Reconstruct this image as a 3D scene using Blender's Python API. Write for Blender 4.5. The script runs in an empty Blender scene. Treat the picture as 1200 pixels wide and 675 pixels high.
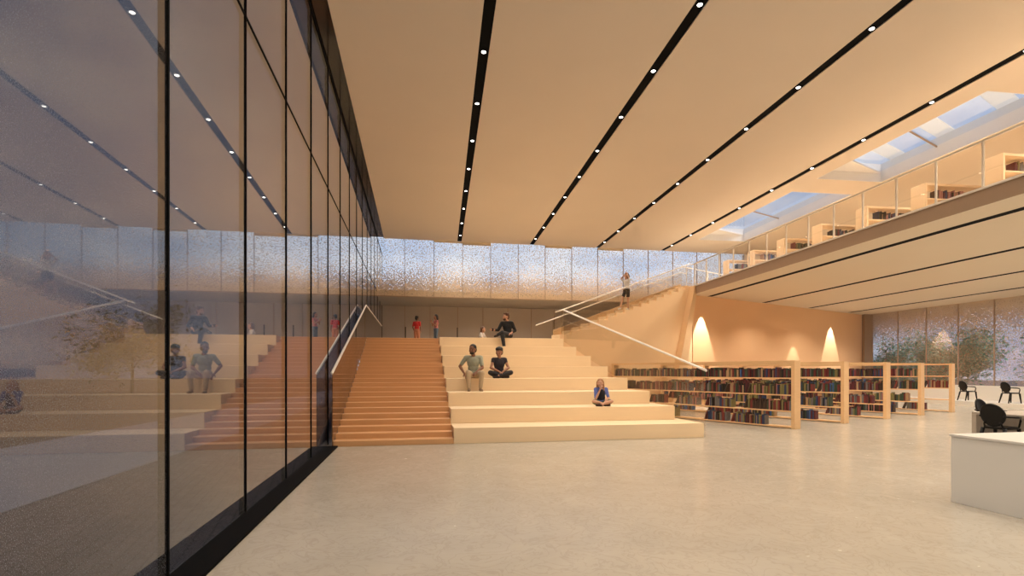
import bpy, bmesh, math, random
from mathutils import Vector, Matrix, noise
R = math.radians
PI = math.pi
scn = bpy.context.scene
COL = scn.collection

# ---------------------------------------------------------------- camera
EYE = 1.6
F_PX = 610.0
YAW = 10.5
cam_d = bpy.data.cameras.new('camera')
cam = bpy.data.objects.new('camera', cam_d); COL.objects.link(cam)
cam_d.sensor_fit = 'HORIZONTAL'; cam_d.sensor_width = 36.0
cam_d.lens = 36.0 * F_PX / 1200.0
cam_d.shift_y = (435 - 337.5) / 1200.0
cam_d.clip_start = 0.05; cam_d.clip_end = 900
cam.location = (0, 0, EYE)
cam.rotation_euler = (R(90), 0, R(-YAW))
scn.camera = cam

# ---------------------------------------------------------------- colour management
scn.view_settings.view_transform = 'Standard'
scn.view_settings.look = 'None'
scn.view_settings.gamma = 1.0
scn.view_settings.use_curve_mapping = False
scn.view_settings.exposure = 0.0

# ---------------------------------------------------------------- lights and sky settings
LAMP_COL = (1.0, 0.89, 0.74)
LAMP_W = 185.0
SOFFIT_W = 400.0
SCALLOP_W = 1300.0
SKY_STRENGTH = 1.0
SUN_STRENGTH = 2.2

sun_d = bpy.data.lights.new('sun', 'SUN'); sun_d.energy = SUN_STRENGTH; sun_d.angle = R(1.5)
sun_d.color = (1.0, 0.86, 0.7)
sun = bpy.data.objects.new('sun', sun_d); COL.objects.link(sun)
sun.rotation_euler = (R(50), 0, R(8))

world = bpy.data.worlds.new('world'); scn.world = world; world.use_nodes = True
wn = world.node_tree.nodes; wl = world.node_tree.links; wn.clear()
w_out = wn.new('ShaderNodeOutputWorld'); w_bg = wn.new('ShaderNodeBackground')
w_tc = wn.new('ShaderNodeTexCoord'); w_sep = wn.new('ShaderNodeSeparateXYZ')
w_ramp = wn.new('ShaderNodeValToRGB')
wl.new(w_tc.outputs['Generated'], w_sep.inputs[0]); wl.new(w_sep.outputs['Z'], w_ramp.inputs[0])
cr = w_ramp.color_ramp
cr.elements[0].position = 0.0; cr.elements[0].color = (0.50, 0.50, 0.60, 1)
cr.elements[1].position = 1.0; cr.elements[1].color = (0.36, 0.47, 0.70, 1)
e = cr.elements.new(0.16); e.color = (0.60, 0.68, 0.82, 1)
e = cr.elements.new(0.30); e.color = (0.44, 0.56, 0.78, 1)
w_map = wn.new('ShaderNodeMapping'); w_map.inputs['Scale'].default_value = (1, 1, 2.2)
wl.new(w_tc.outputs['Generated'], w_map.inputs[0])
w_noise = wn.new('ShaderNodeTexNoise'); w_noise.inputs['Scale'].default_value = 5.0
w_noise.inputs['Detail'].default_value = 8; w_noise.inputs['Roughness'].default_value = 0.55
wl.new(w_map.outputs[0], w_noise.inputs[0])
w_cr = wn.new('ShaderNodeValToRGB'); w_cr.color_ramp.elements[0].position = 0.42; w_cr.color_ramp.elements[1].position = 0.62
wl.new(w_noise.outputs['Fac'], w_cr.inputs[0])
w_mix = wn.new('ShaderNodeMixRGB'); w_mix.inputs[2].default_value = (0.86, 0.88, 0.92, 1)
wl.new(w_cr.outputs[0], w_mix.inputs[0]); wl.new(w_ramp.outputs[0], w_mix.inputs[1])
wl.new(w_mix.outputs[0], w_bg.inputs[0]); w_bg.inputs[1].default_value = SKY_STRENGTH
wl.new(w_bg.outputs[0], w_out.inputs[0])

# ---------------------------------------------------------------- materials
def new_mat(name):
    m = bpy.data.materials.new(name); m.use_nodes = True
    return m, m.node_tree.nodes, m.node_tree.links
def pbr(name, col, rough=0.5, metal=0.0, var=0.0, scale=6.0, stretch=(1, 1, 1), bump=0.0, spec=0.5, detail=4):
    m, n, l = new_mat(name)
    b = n['Principled BSDF']
    b.inputs['Roughness'].default_value = rough; b.inputs['Metallic'].default_value = metal
    b.inputs['Specular IOR Level'].default_value = spec
    tc = n.new('ShaderNodeTexCoord'); mp = n.new('ShaderNodeMapping'); mp.inputs['Scale'].default_value = stretch
    l.new(tc.outputs['Object'], mp.inputs[0])
    nz = n.new('ShaderNodeTexNoise'); nz.inputs['Scale'].default_value = scale; nz.inputs['Detail'].default_value = detail
    l.new(mp.outputs[0], nz.inputs[0])
    mx = n.new('ShaderNodeMixRGB')
    c = Vector(col)
    mx.inputs[1].default_value = (*[max(0, x * (1 - var)) for x in c], 1)
    mx.inputs[2].default_value = (*[min(1, x * (1 + var)) for x in c], 1)
    l.new(nz.outputs['Fac'], mx.inputs[0]); l.new(mx.outputs[0], b.inputs['Base Color'])
    if bump:
        bp = n.new('ShaderNodeBump'); bp.inputs['Strength'].default_value = bump; bp.inputs['Distance'].default_value = 0.01
        l.new(nz.outputs['Fac'], bp.inputs['Height']); l.new(bp.outputs[0], b.inputs['Normal'])
    return m

M = {}
M['ceiling'] = pbr('ceiling plaster', (0.70, 0.60, 0.50), 0.75, var=0.03, scale=0.6)
M['soffit'] = pbr('soffit plaster', (0.70, 0.60, 0.47), 0.7, var=0.02, scale=0.6)
M['black'] = pbr('black metal', (0.003, 0.003, 0.0035), 0.8, var=0.1, spec=0.08)
M['black_gloss'] = pbr('black gloss panel', (0.008, 0.008, 0.009), 0.12, var=0.1)
M['wood_tier'] = pbr('pale oak tier', (0.94, 0.73, 0.48), 0.45, var=0.04, scale=3, stretch=(0.4, 6, 6))
M['wood_stair'] = pbr('red oak stair', (0.72, 0.40, 0.19), 0.42, var=0.08, scale=3, stretch=(0.4, 6, 6))
M['wood_wall'] = pbr('peach wall', (0.90, 0.56, 0.31), 0.6, var=0.02, scale=0.5)
M['wood_sidewall'] = pbr('pale stair wall', (0.90, 0.63, 0.37), 0.5, var=0.04, scale=0.5)
M['wood_case'] = pbr('birch plywood', (0.80, 0.52, 0.27), 0.45, var=0.08, scale=4, stretch=(1, 1, 8))
M['wood_case_up'] = pbr('pale birch plywood', (0.84, 0.62, 0.40), 0.45, var=0.06, scale=4, stretch=(1, 1, 8))
M['white'] = pbr('white lacquer', (0.78, 0.75, 0.70), 0.35, var=0.01)
M['white_well'] = pbr('white painted board', (0.80, 0.79, 0.80), 0.6, var=0.01)
M['rail'] = pbr('cream painted metal', (0.86, 0.80, 0.72), 0.35, var=0.01)
M['fascia'] = pbr('taupe fascia', (0.36, 0.25, 0.17), 0.6, var=0.03)
M['cream'] = pbr('cream plaster', (0.78, 0.66, 0.50), 0.7, var=0.02, scale=0.5)
M['taupe_glass'] = pbr('taupe back panel', (0.50, 0.43, 0.38), 0.22, var=0.04, scale=1.0)
M['chair'] = pbr('black chair plastic', (0.006, 0.005, 0.005), 0.45, var=0.1, spec=0.25)
M['asphalt'] = pbr('grey sidewalk', (0.62, 0.62, 0.66), 0.9, var=0.15, scale=60, detail=2)
M['earth'] = pbr('brown ground', (0.24, 0.17, 0.14), 0.9, var=0.2, scale=1.2)
M['bark'] = pbr('tree bark', (0.10, 0.075, 0.06), 0.9, var=0.3, scale=10)
M['leaf_teal'] = pbr('teal leaves', (0.09, 0.40, 0.30), 0.7, var=0.4, scale=4)
M['leaf_olive'] = pbr('olive leaves', (0.17, 0.18, 0.07), 0.7, var=0.5, scale=3)
M['pages'] = pbr('book pages', (0.75, 0.68, 0.55), 0.9, var=0.1, scale=40)
M['paper'] = pbr('white card', (0.85, 0.80, 0.72), 0.8)

# polished concrete floor
m, n, l = new_mat('polished concrete')
b = n['Principled BSDF']
tc = n.new('ShaderNodeTexCoord')
nz = n.new('ShaderNodeTexNoise'); nz.inputs['Scale'].default_value = 0.8; nz.inputs['Detail'].default_value = 10; nz.inputs['Roughness'].default_value = 0.65
nz.inputs['Distortion'].default_value = 1.2
l.new(tc.outputs['Object'], nz.inputs[0])
rp = n.new('ShaderNodeValToRGB'); rp.color_ramp.elements[0].position = 0.3; rp.color_ramp.elements[1].position = 0.72
rp.color_ramp.elements[0].color = (0.45, 0.405, 0.335, 1); rp.color_ramp.elements[1].color = (0.52, 0.47, 0.395, 1)
l.new(nz.outputs['Fac'], rp.inputs[0])
n2 = n.new('ShaderNodeTexNoise'); n2.inputs['Scale'].default_value = 3.2; n2.inputs['Detail'].default_value = 12; n2.inputs['Distortion'].default_value = 2.5
l.new(tc.outputs['Object'], n2.inputs[0])
r2 = n.new('ShaderNodeValToRGB')
r2.color_ramp.elements[0].position = 0.46; r2.color_ramp.elements[0].color = (1, 1, 1, 1)
r2.color_ramp.elements[1].position = 0.54; r2.color_ramp.elements[1].color = (1, 1, 1, 1)
e = r2.color_ramp.elements.new(0.50); e.color = (0.80, 0.78, 0.75, 1)
l.new(n2.outputs['Fac'], r2.inputs[0])
mm = n.new('ShaderNodeMixRGB'); mm.blend_type = 'MULTIPLY'; mm.inputs[0].default_value = 0.55
l.new(rp.outputs[0], mm.inputs[1]); l.new(r2.outputs[0], mm.inputs[2]); l.new(mm.outputs[0], b.inputs['Base Color'])
mr = n.new('ShaderNodeMapRange'); mr.inputs['To Min'].default_value = 0.14; mr.inputs['To Max'].default_value = 0.32
l.new(n2.outputs['Fac'], mr.inputs[0]); l.new(mr.outputs[0], b.inputs['Roughness'])
b.inputs['Specular IOR Level'].default_value = 0.5
M['floor'] = m

# brick paving
m, n, l = new_mat('brick paving')
b = n['Principled BSDF']; b.inputs['Roughness'].default_value = 0.85
tc = n.new('ShaderNodeTexCoord'); bk = n.new('ShaderNodeTexBrick')
bk.inputs['Scale'].default_value = 2.0; bk.inputs['Color1'].default_value = (0.30, 0.25, 0.245, 1); bk.inputs['Color2'].default_value = (0.22, 0.185, 0.19, 1)
bk.inputs['Mortar'].default_value = (0.13, 0.11, 0.11, 1); bk.inputs['Mortar Size'].default_value = 0.018
mp = n.new('ShaderNodeMapping'); mp.inputs['Rotation'].default_value = (0, 0, R(80))
l.new(tc.outputs['Object'], mp.inputs[0]); l.new(mp.outputs[0], bk.inputs[0]); l.new(bk.outputs[0], b.inputs['Base Color'])
M['brick'] = m

def glass(name, tint, ramp, frit_refl_col=None, speck=0.0, speck_scale=90.0, refl_fade=None, tint_rough=0.02, dots=0.5):
    """coated pane: clear tinted glass and mirror by facing angle, with fine printed dots; fade=(z0,z1): beige reflection painted in, solid towards z0"""
    m, n, l = new_mat(name); n.clear()
    out = n.new('ShaderNodeOutputMaterial')
    tr = n.new('ShaderNodeBsdfTransparent'); tr.inputs[0].default_value = (*tint, 1)
    gl = n.new('ShaderNodeBsdfGlossy'); gl.inputs['Roughness'].default_value = tint_rough; gl.inputs[0].default_value = (0.97, 0.96, 0.95, 1)
    lw = n.new('ShaderNodeLayerWeight'); lw.inputs[0].default_value = 0.5
    rp = n.new('ShaderNodeValToRGB'); rp.color_ramp.interpolation = 'LINEAR'
    els = rp.color_ramp.elements
    els[0].position = ramp[0][0]; els[0].color = (*[ramp[0][1]] * 3, 1)
    els[1].position = ramp[-1][0]; els[1].color = (*[ramp[-1][1]] * 3, 1)
    for p, v in ramp[1:-1]:
        e = els.new(p); e.color = (v, v, v, 1)
    l.new(lw.outputs['Facing'], rp.inputs[0])
    src = tr
    if frit_refl_col:
        df = n.new('ShaderNodeBsdfDiffuse'); df.inputs[0].default_value = (*frit_refl_col, 1)
        mx = n.new('ShaderNodeMixShader')
        tc = n.new('ShaderNodeTexCoord')
        nz = n.new('ShaderNodeTexNoise'); nz.inputs['Scale'].default_value = speck_scale; nz.inputs['Detail'].default_value = 1
        l.new(tc.outputs['Object'], nz.inputs[0])
        ad = n.new('ShaderNodeMath'); ad.operation = 'MULTIPLY_ADD'; ad.inputs[1].default_value = dots * 4; ad.inputs[2].default_value = -dots * 2 + speck
        l.new(nz.outputs['Fac'], ad.inputs[0])
        fac = ad.outputs[0]
        if refl_fade:
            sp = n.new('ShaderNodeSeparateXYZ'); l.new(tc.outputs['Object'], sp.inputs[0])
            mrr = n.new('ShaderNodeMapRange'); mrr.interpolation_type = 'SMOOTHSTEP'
            mrr.inputs['From Min'].default_value = refl_fade[1]; mrr.inputs['From Max'].default_value = refl_fade[0]; mrr.inputs['To Max'].default_value = 1.5
            if refl_fade[1] > refl_fade[0]:
                mrr.inputs['From Min'].default_value = refl_fade[0]; mrr.inputs['From Max'].default_value = refl_fade[1]
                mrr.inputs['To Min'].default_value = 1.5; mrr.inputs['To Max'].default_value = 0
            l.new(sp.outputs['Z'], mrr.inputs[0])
            # dots blend out where the painted reflection is solid
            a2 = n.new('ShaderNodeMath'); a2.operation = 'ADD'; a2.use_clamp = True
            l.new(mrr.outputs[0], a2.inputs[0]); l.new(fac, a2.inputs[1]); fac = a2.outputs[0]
        else:
            a2 = n.new('ShaderNodeMath'); a2.operation = 'ADD'; a2.use_clamp = True; a2.inputs[1].default_value = 0
            l.new(fac, a2.inputs[0]); fac = a2.outputs[0]
        l.new(fac, mx.inputs[0]); l.new(tr.outputs[0], mx.inputs[1]); l.new(df.outputs[0], mx.inputs[2])
        src = mx
    m2 = n.new('ShaderNodeMixShader')
    l.new(rp.outputs[0], m2.inputs[0]); l.new(src.outputs[0], m2.inputs[1]); l.new(gl.outputs[0], m2.inputs[2])
    l.new(m2.outputs[0], out.inputs[0])
    return m
M['glass_wall'] = glass('coated curtain wall glass', (0.145, 0.15, 0.175),
                        [(0.0, 0.06), (0.40, 0.095), (0.52, 0.15), (0.62, 0.25), (0.73, 0.48), (0.85, 0.72), (1.0, 1.0)],
                        frit_refl_col=(0.24, 0.245, 0.27), speck=0.10, speck_scale=170, dots=1.0)
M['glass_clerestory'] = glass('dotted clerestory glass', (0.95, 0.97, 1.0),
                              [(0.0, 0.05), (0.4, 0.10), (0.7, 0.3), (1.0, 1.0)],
                              frit_refl_col=(0.72, 0.56, 0.40), speck=0.02, speck_scale=18, refl_fade=(5.0, 7.2), dots=1.0)  # peach reflection of the hall painted into the lower glass, over printed dots
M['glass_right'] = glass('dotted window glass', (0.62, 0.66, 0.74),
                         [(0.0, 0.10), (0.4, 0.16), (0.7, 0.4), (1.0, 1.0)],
                         frit_refl_col=(0.48, 0.38, 0.28), speck=0.02, speck_scale=18, refl_fade=(5.6, 2.3), dots=0.8)  # soffit's beige reflection painted into the upper glass, over printed dots
M['glass_clear'] = glass('clear balustrade glass', (0.93, 0.91, 0.88), [(0.0, 0.03), (0.5, 0.06), (0.8, 0.2), (1.0, 0.9)])
M['glass_smoke'] = glass('smoked balustrade glass', (0.60, 0.57, 0.56), [(0.0, 0.05), (0.5, 0.14), (0.8, 0.35), (1.0, 0.9)])
M['glass_roof'] = glass('skylight glass', (0.92, 0.95, 0.98), [(0.0, 0.03), (0.5, 0.06), (0.8, 0.2), (1.0, 0.9)])

def translucent(name, col):
    m, n, l = new_mat(name); n.clear()
    o = n.new('ShaderNodeOutputMaterial'); a = n.new('ShaderNodeBsdfTranslucent'); b_ = n.new('ShaderNodeBsdfDiffuse'); x = n.new('ShaderNodeMixShader')
    a.inputs[0].default_value = (*col, 1); b_.inputs[0].default_value = (*col, 1); x.inputs[0].default_value = 0.3
    l.new(a.outputs[0], x.inputs[1]); l.new(b_.outputs[0], x.inputs[2]); l.new(x.outputs[0], o.inputs[0]); return m
M['shade'] = translucent('white shade cloth', (0.93, 0.92, 0.9))
def emis(name, col, s):
    m, n, l = new_mat(name); n.clear()
    o = n.new('ShaderNodeOutputMaterial'); e = n.new('ShaderNodeEmission')
    e.inputs[0].default_value = (*col, 1); e.inputs[1].default_value = s
    l.new(e.outputs[0], o.inputs[0]); return m
M['lamp'] = emis('lamp lens', (1.0, 0.93, 0.82), 9.0)

# ---------------------------------------------------------------- helpers
def link(o, parent=None):
    COL.objects.link(o)
    if parent: o.parent = parent
    return o
def obj(name, bm, mats, parent=None, smooth=False, loc=None, rotz=0):
    me = bpy.data.meshes.new(name)
    bmesh.ops.recalc_face_normals(bm, faces=bm.faces)
    bm.to_mesh(me); bm.free()
    if not isinstance(mats, (list, tuple)): mats = [mats]
    for mm_ in mats: me.materials.append(mm_)
    if smooth:
        for p in me.polygons: p.use_smooth = True
    o = bpy.data.objects.new(name, me)
    if loc: o.location = loc
    o.rotation_euler.z = rotz
    return link(o, parent)
def tag(o, label, cat=None, group=None, kind=None):
    if label: o['label'] = label
    if cat: o['category'] = cat
    if group: o['group'] = group
    if kind: o['kind'] = kind
    return o
def struct(name, bm, mats, label=None, **k):
    o = obj(name, bm, mats, **k); o['kind'] = 'structure'
    if label: o['label'] = label
    return o
def thing(name, label, cat, loc=(0, 0, 0), rotz=0, group=None):
    o = bpy.data.objects.new(name, None); o.empty_display_size = 0.1
    o.location = loc; o.rotation_euler.z = rotz; link(o)
    return tag(o, label, cat, group)
def copy_tree(o, parent=None):
    c = o.copy(); COL.objects.link(c)
    if parent: c.parent = parent
    for ch in o.children: copy_tree(ch, c)
    return c
def BM(): return bmesh.new()
def box(bm, x0, x1, y0, y1, z0, z1, mi=0, mat=None):
    vs = [bm.verts.new(Vector(p)) for p in ((x0, y0, z0), (x1, y0, z0), (x1, y1, z0), (x0, y1, z0), (x0, y0, z1), (x1, y0, z1), (x1, y1, z1), (x0, y1, z1))]
    if mat is not None:
        for v in vs: v.co = mat @ v.co
    fs = [(0, 3, 2, 1), (4, 5, 6, 7), (0, 1, 5, 4), (1, 2, 6, 5), (2, 3, 7, 6), (3, 0, 4, 7)]
    out = [bm.faces.new([vs[i] for i in f]) for f in fs]
    for f in out: f.material_index = mi
    return vs
def prism(bm, poly, z0, z1, mi=0):
    lo = [bm.verts.new((x, y, z0)) for x, y in poly]; hi = [bm.verts.new((x, y, z1)) for x, y in poly]
    n_ = len(poly)
    fs = [bm.faces.new(lo[::-1]), bm.faces.new(hi)]
    for i in range(n_): fs.append(bm.faces.new((lo[i], lo[(i + 1) % n_], hi[(i + 1) % n_], hi[i])))
    for f in fs: f.material_index = mi
def extrude_poly3(bm, pts, d, mi=0):
    """planar polygon in 3-D extruded by vector d"""
    a = [bm.verts.new(Vector(p)) for p in pts]; b_ = [bm.verts.new(Vector(p) + Vector(d)) for p in pts]
    n_ = len(pts); fs = [bm.faces.new(a[::-1]), bm.faces.new(b_)]
    for i in range(n_): fs.append(bm.faces.new((a[i], a[(i + 1) % n_], b_[(i + 1) % n_], b_[i])))
    for f in fs: f.material_index = mi
def tube(bm, pts, r, seg=8, mi=0, sx=1.0):
    pts = [Vector(p) for p in pts]; rings = []
    rr = r if isinstance(r, (list, tuple)) else [r] * len(pts)
    for i, p in enumerate(pts):
        a = pts[max(i - 1, 0)]; c = pts[min(i + 1, len(pts) - 1)]
        t = (c - a).normalized()
        up = Vector((0, 0, 1)) if abs(t.z) < 0.95 else Vector((0, 1, 0))
        s = t.cross(up).normalized(); u = s.cross(t).normalized()
        rings.append([bm.verts.new(p + (s * math.cos(k * 2 * PI / seg) * sx + u * math.sin(k * 2 * PI / seg)) * rr[i]) for k in range(seg)])
    for i in range(len(rings) - 1):
        for k in range(seg):
            f = bm.faces.new((rings[i][k], rings[i][(k + 1) % seg], rings[i + 1][(k + 1) % seg], rings[i + 1][k])); f.material_index = mi
    for q in (rings[0][::-1], rings[-1]):
        f = bm.faces.new(q); f.material_index = mi
def bevel_all(bm, w, seg=2):
    bmesh.ops.bevel(bm, geom=list(bm.edges), offset=w, segments=seg, affect='EDGES', profile=0.6)
def ordinal(i): return ['first', 'second', 'third', 'fourth', 'fifth', 'sixth', 'seventh', 'eighth', 'ninth', 'tenth', 'eleventh', 'twelfth', 'thirteenth', 'fourteenth', 'fifteenth', 'sixteenth'][i - 1]

# frames: A = world (glass wall); B = bookcases and peach wall (22 deg); C = ceiling slots (2.94 deg)
BU = Vector((math.cos(R(22)), math.sin(R(22)), 0)); BV = Vector((-math.sin(R(22)), math.cos(R(22)), 0))
CD = Vector((math.sin(R(2.94)), math.cos(R(2.94)), 0)); CN = Vector((math.cos(R(2.94)), -math.sin(R(2.94)), 0))
def cn(nv, y):  # world XY of slot-frame line n at world y
    return ((nv + y * CD.x) / CN.x, y)
def ns(nv, sv):
    p = CN * nv + CD * sv; return (p.x, p.y)

GX = -1.87           # glass wall plane
RX = 27.1            # right window wall
KS = 1.10            # size of the high hall's upper shell
YB = 24.15 * KS      # clerestory plane
YN = -9.0            # wall behind the camera
ZC = 1.6 + 6.0 * KS  # ceiling
ZB = 1.6 + 3.4 * KS  # soffit over the landing
YL = 27.7 * KS       # wall behind the landing
ZS = 5.03            # soffits
ZM = 5.40            # mezzanine floor
ZL = 2.80            # landing
SLOTS = [v * KS for v in (0.76, 4.17, 7.45, 10.82)]
EDGE_N = 11.1

# ================================================================= STRUCTURE
bm = BM(); prism(bm, [(GX - 0.05, YN), (RX + 0.3, YN), (RX + 0.3, 32), (GX - 0.05, 32)], -0.3, 0)
struct('floor', bm, M['floor'])

# ceiling: strips between black slots, with openings for three skylights
bm = BM()
T = 0.5
xl = GX + 0.33
hw = 0.1 * KS
edges = [None] + SLOTS
def strip(bm, a, b_, y0, y1, z0, z1):
    pa0 = (a, y0) if isinstance(a, float) and a == xl else cn(a, y0)
    pa1 = (a, y1) if isinstance(a, float) and a == xl else cn(a, y1)
    prism(bm, [pa0, cn(b_, y0), cn(b_, y1), pa1], z0, z1)
strip(bm, xl, SLOTS[0] - hw, YN, YB, ZC, ZC + T)
for i in range(3): strip(bm, SLOTS[i] + hw, SLOTS[i + 1] - hw, YN, YB, ZC, ZC + T)
SKN0, SKN1 = 11.55 * KS, 13.80 * KS
strip(bm, SLOTS[3] + hw, SKN0, YN, YB, ZC, ZC + T)
SKY = [(a_ * KS, b_ * KS) for a_, b_ in ((16.0, 22.45), (9.7, 14.85), (3.4, 8.5), (-3.0, 2.2))]
# strip between SKN0 and SKN1 pieces
cuts = [SKY[3][0]]
prism(bm, [cn(SKN0, YN), cn(SKN1, YN), ns(SKN1, SKY[3][0]), ns(SKN0, SKY[3][0])], ZC, ZC + T)
for i in range(3):
    a = SKY[3 - i][1]; c = SKY[2 - i][0]
    prism(bm, [ns(SKN0, a), ns(SKN1, a), ns(SKN1, c), ns(SKN0, c)], ZC, ZC + T)
prism(bm, [ns(SKN0, SKY[0][1]), ns(SKN1, SKY[0][1]), cn(SKN1, YB), cn(SKN0, YB)], ZC, ZC + T)
prism(bm, [cn(SKN1, YN), (RX, YN), (RX, YB), cn(SKN1, YB)], ZC, ZC + T)
struct('ceiling', bm, M['ceiling'], 'smooth peach plaster ceiling of the high hall')
# black slot channels
names = ['leftmost', 'second', 'third', 'rightmost']
for i, s in enumerate(SLOTS):
    bm = BM()
    prism(bm, [cn(s - hw, YN), cn(s + hw, YN), cn(s + hw, YB), cn(s - hw, YB)], ZC + 0.02, ZC + T)
    struct('trim_%d' % (i + 1), bm, M['black'], '%s black ceiling slot of the high hall holding downlights' % names[i])
bm = BM(); prism(bm, [(GX, YN), (xl, YN), (xl, YB), (GX, YB)], ZC + 0.05, ZC + T)
prism(bm, [(xl - 0.02, YN), (xl, YN), (xl, YB), (xl - 0.02, YB)], ZC - 0.02, ZC + 0.05)
struct('trim_5', bm, M['black_gloss'], 'glossy black ceiling recess beside the tall glass wall')
# skylights
SKL = ['far skylight above the stair end of the upper floor', 'middle skylight with white beams above it', 'near skylight at the right edge of the picture', 'skylight behind the viewer']
for i, (s0, s1) in enumerate(SKY):
    t = thing('window_%d' % (i + 1), None, None); t['kind'] = 'structure'; t['label'] = SKL[i]
    wz = ZC + 0.002; wt = ZC + T + 0.12
    bm = BM()
    th = 0.03
    for (a, b_, c, d) in ((SKN0, SKN0 + th, s0, s1), (SKN1 - th, SKN1, s0, s1), (SKN0, SKN1, s0, s0 + th), (SKN0, SKN1, s1 - th, s1)):
        prism(bm, [ns(a, c), ns(b_, c), ns(b_, d), ns(a, d)], wz, wt)
    obj('window_frame', bm, M['white_well'], t)
    bm = BM(); prism(bm, [ns(SKN0, s0), ns(SKN1, s0), ns(SKN1, s1), ns(SKN0, s1)], ZC + 0.37, ZC + 0.385)
    obj('pane', bm, M['glass_roof'], t)
    K_ = 0.465     # the roof lights are set askew to the ceiling slots
    def skew(sv, wd_, z0, z1, nm, mt, over=0.0):
        bm = BM(); wn_ = SKN1 - SKN0
        prism(bm, [ns(SKN0 - over, sv - wd_ - over * K_), ns(SKN1 + over, sv - wd_ + (wn_ + over) * K_), ns(SKN1 + over, sv + wd_ + (wn_ + over) * K_), ns(SKN0 - over, sv + wd_ - over * K_)], z0, z1)
        return obj(nm, bm, mt, t)
    bm = BM(); prism(bm, [ns(SKN0, s1 - (SKN1 - SKN0) * K_), ns(SKN1, s1), ns(SKN0, s1)], ZC + 0.30, ZC + 0.36); obj('infill_panel', bm, M['white_well'], t)
    skew((s0 + s1) / 2 - .4, 0.02, ZC + 0.33, ZC + 0.368, 'glazing_bar', M['fascia'])
    if i in (1, 2):
        for q in (0.32, 0.62, 0.93):
            skew(s1 - q * (s1 - s0), 0.27, ZC + 0.62, ZC + 0.66, 'shade_beam', M['shade'], 0.0)

# tall glass wall on the left: black frame and panes
MY = [4.40 + 1.86 * k for k in range(-7, 15)]
bm = BM()
for y in MY + [YN]:
    box(bm, GX - 0.06, GX + 0.012, y - 0.014, y + 0.014, 0.0, ZC + 0.05)
box(bm, GX - 0.05, GX + 0.008, YN, YL, 5.56, 5.585)
box(bm, GX - 0.06, GX + 0.01, YN, YL, ZC - 0.03, ZC + 0.05)
t = thing('window_5', None, None); t['kind'] = 'structure'; t['label'] = 'tall coated glass curtain wall on the left'
obj('window_frame', bm, M['black'], t)
for i in range(len(MY)):
    y0 = MY[i]; y1 = MY[i + 1] if i + 1 < len(MY) else YL + .1
    bm = BM(); vs = [bm.verts.new(p) for p in ((GX, y0, 0), (GX, y1, 0), (GX, y1, ZC), (GX, y0, ZC))]; bm.faces.new(vs)
    obj('pane', bm, M['glass_wall'], t)
bm = BM(); box(bm, GX, GX + 0.26, YN, 11.45, 0.001, 0.03)
struct('trim_6', bm, M['black'], 'black floor strip along the foot of the glass wall')

# clerestory at the back
t = thing('window_6', None, None); t['kind'] = 'structure'; t['label'] = 'dotted clerestory glass band high on the back wall'
CX = [(-1.80 + 1.315 * k) * KS for k in range(0, 15)]
bm = BM()
for x in CX: box(bm, x - 0.012, x + 0.012, YB - 0.02, YB + 0.04, ZB, ZC)
box(bm, GX, CX[-1], YB - 0.02, YB + 0.05, ZB - 0.02, ZB + 0.02)
obj('window_frame', bm, M['fascia'], t)
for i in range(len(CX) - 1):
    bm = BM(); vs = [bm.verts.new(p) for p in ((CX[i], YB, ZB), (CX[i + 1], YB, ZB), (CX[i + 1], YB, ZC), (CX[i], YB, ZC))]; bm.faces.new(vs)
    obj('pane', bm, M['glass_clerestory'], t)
bm = BM()
for a, b_, h in ((2, 3, .09), (3, 4, .16), (6, 7, .12), (8, 9, .12)):
    box(bm, CX[a], CX[b_], YB - 0.05, YB - 0.01, ZC - h, ZC)
struct('trim_7', bm, M['cream'], 'pale roller blind heads at the top of the clerestory')
bm = BM(); box(bm, CX[-1], RX, YB, YB + 0.2, ZM, ZC)
struct('wall_back', bm, M['cream'], 'cream back wall of the upper floor')

# soffit behind the landing, landing, lower back wall
bm = BM(); box(bm, GX, 16.6, YB + 0.05, YL + .3, ZB, ZB + 0.3)
M['soffit_grey'] = pbr('grey soffit', (0.34, 0.30, 0.27), 0.6, var=0.02)
struct('ceiling', bm, M['soffit_grey'], 'low grey soffit over the landing')
S0 = Vector((5.30, 18.55, 0)); P0 = Vector((12.2, 21.5, 0))
SU = (P0 - S0).normalized(); SL = (P0 - S0).length; SV = Vector((-SU.y, SU.x, 0))
SW = 0.6
bm = BM()
a = S0 + SV * SW
prism(bm, [(GX + 0.1, 19.18), (0.86, 19.18), (0.86, 19.0), (S0.x - 0.05, 19.0), (a.x, a.y), (12.4, 24.0), (12.4, YL), (GX + 0.1, YL)], ZL - 0.4, ZL)
struct('floor', bm, M['wood_tier'], 'landing floor at the head of the stairs')
bm = BM(); box(bm, GX, 12.6, YL, YL + .1, ZL - 0.5, ZB)
struct('wall_back', bm, M['taupe_glass'], 'taupe glazed wall behind the landing')
bm = BM()
for px_x in (-0.55, 0.75, 2.2, 3.55, 4.9, 6.2, 7.5, 8.8, 10.1):
    box(bm, (px_x - 0.012) * KS, (px_x + 0.012) * KS, YL - .04, YL + .02, ZL, ZB)
struct('trim_8', bm, M['fascia'], 'thin joints in the wall behind the landing')
bm = BM(); box(bm, 12.4, 12.6, 24.6, YL, ZL - 0.5, ZB); struct('wall_right', bm, M['fascia'], 'dark end wall of the landing behind the stair')

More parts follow.
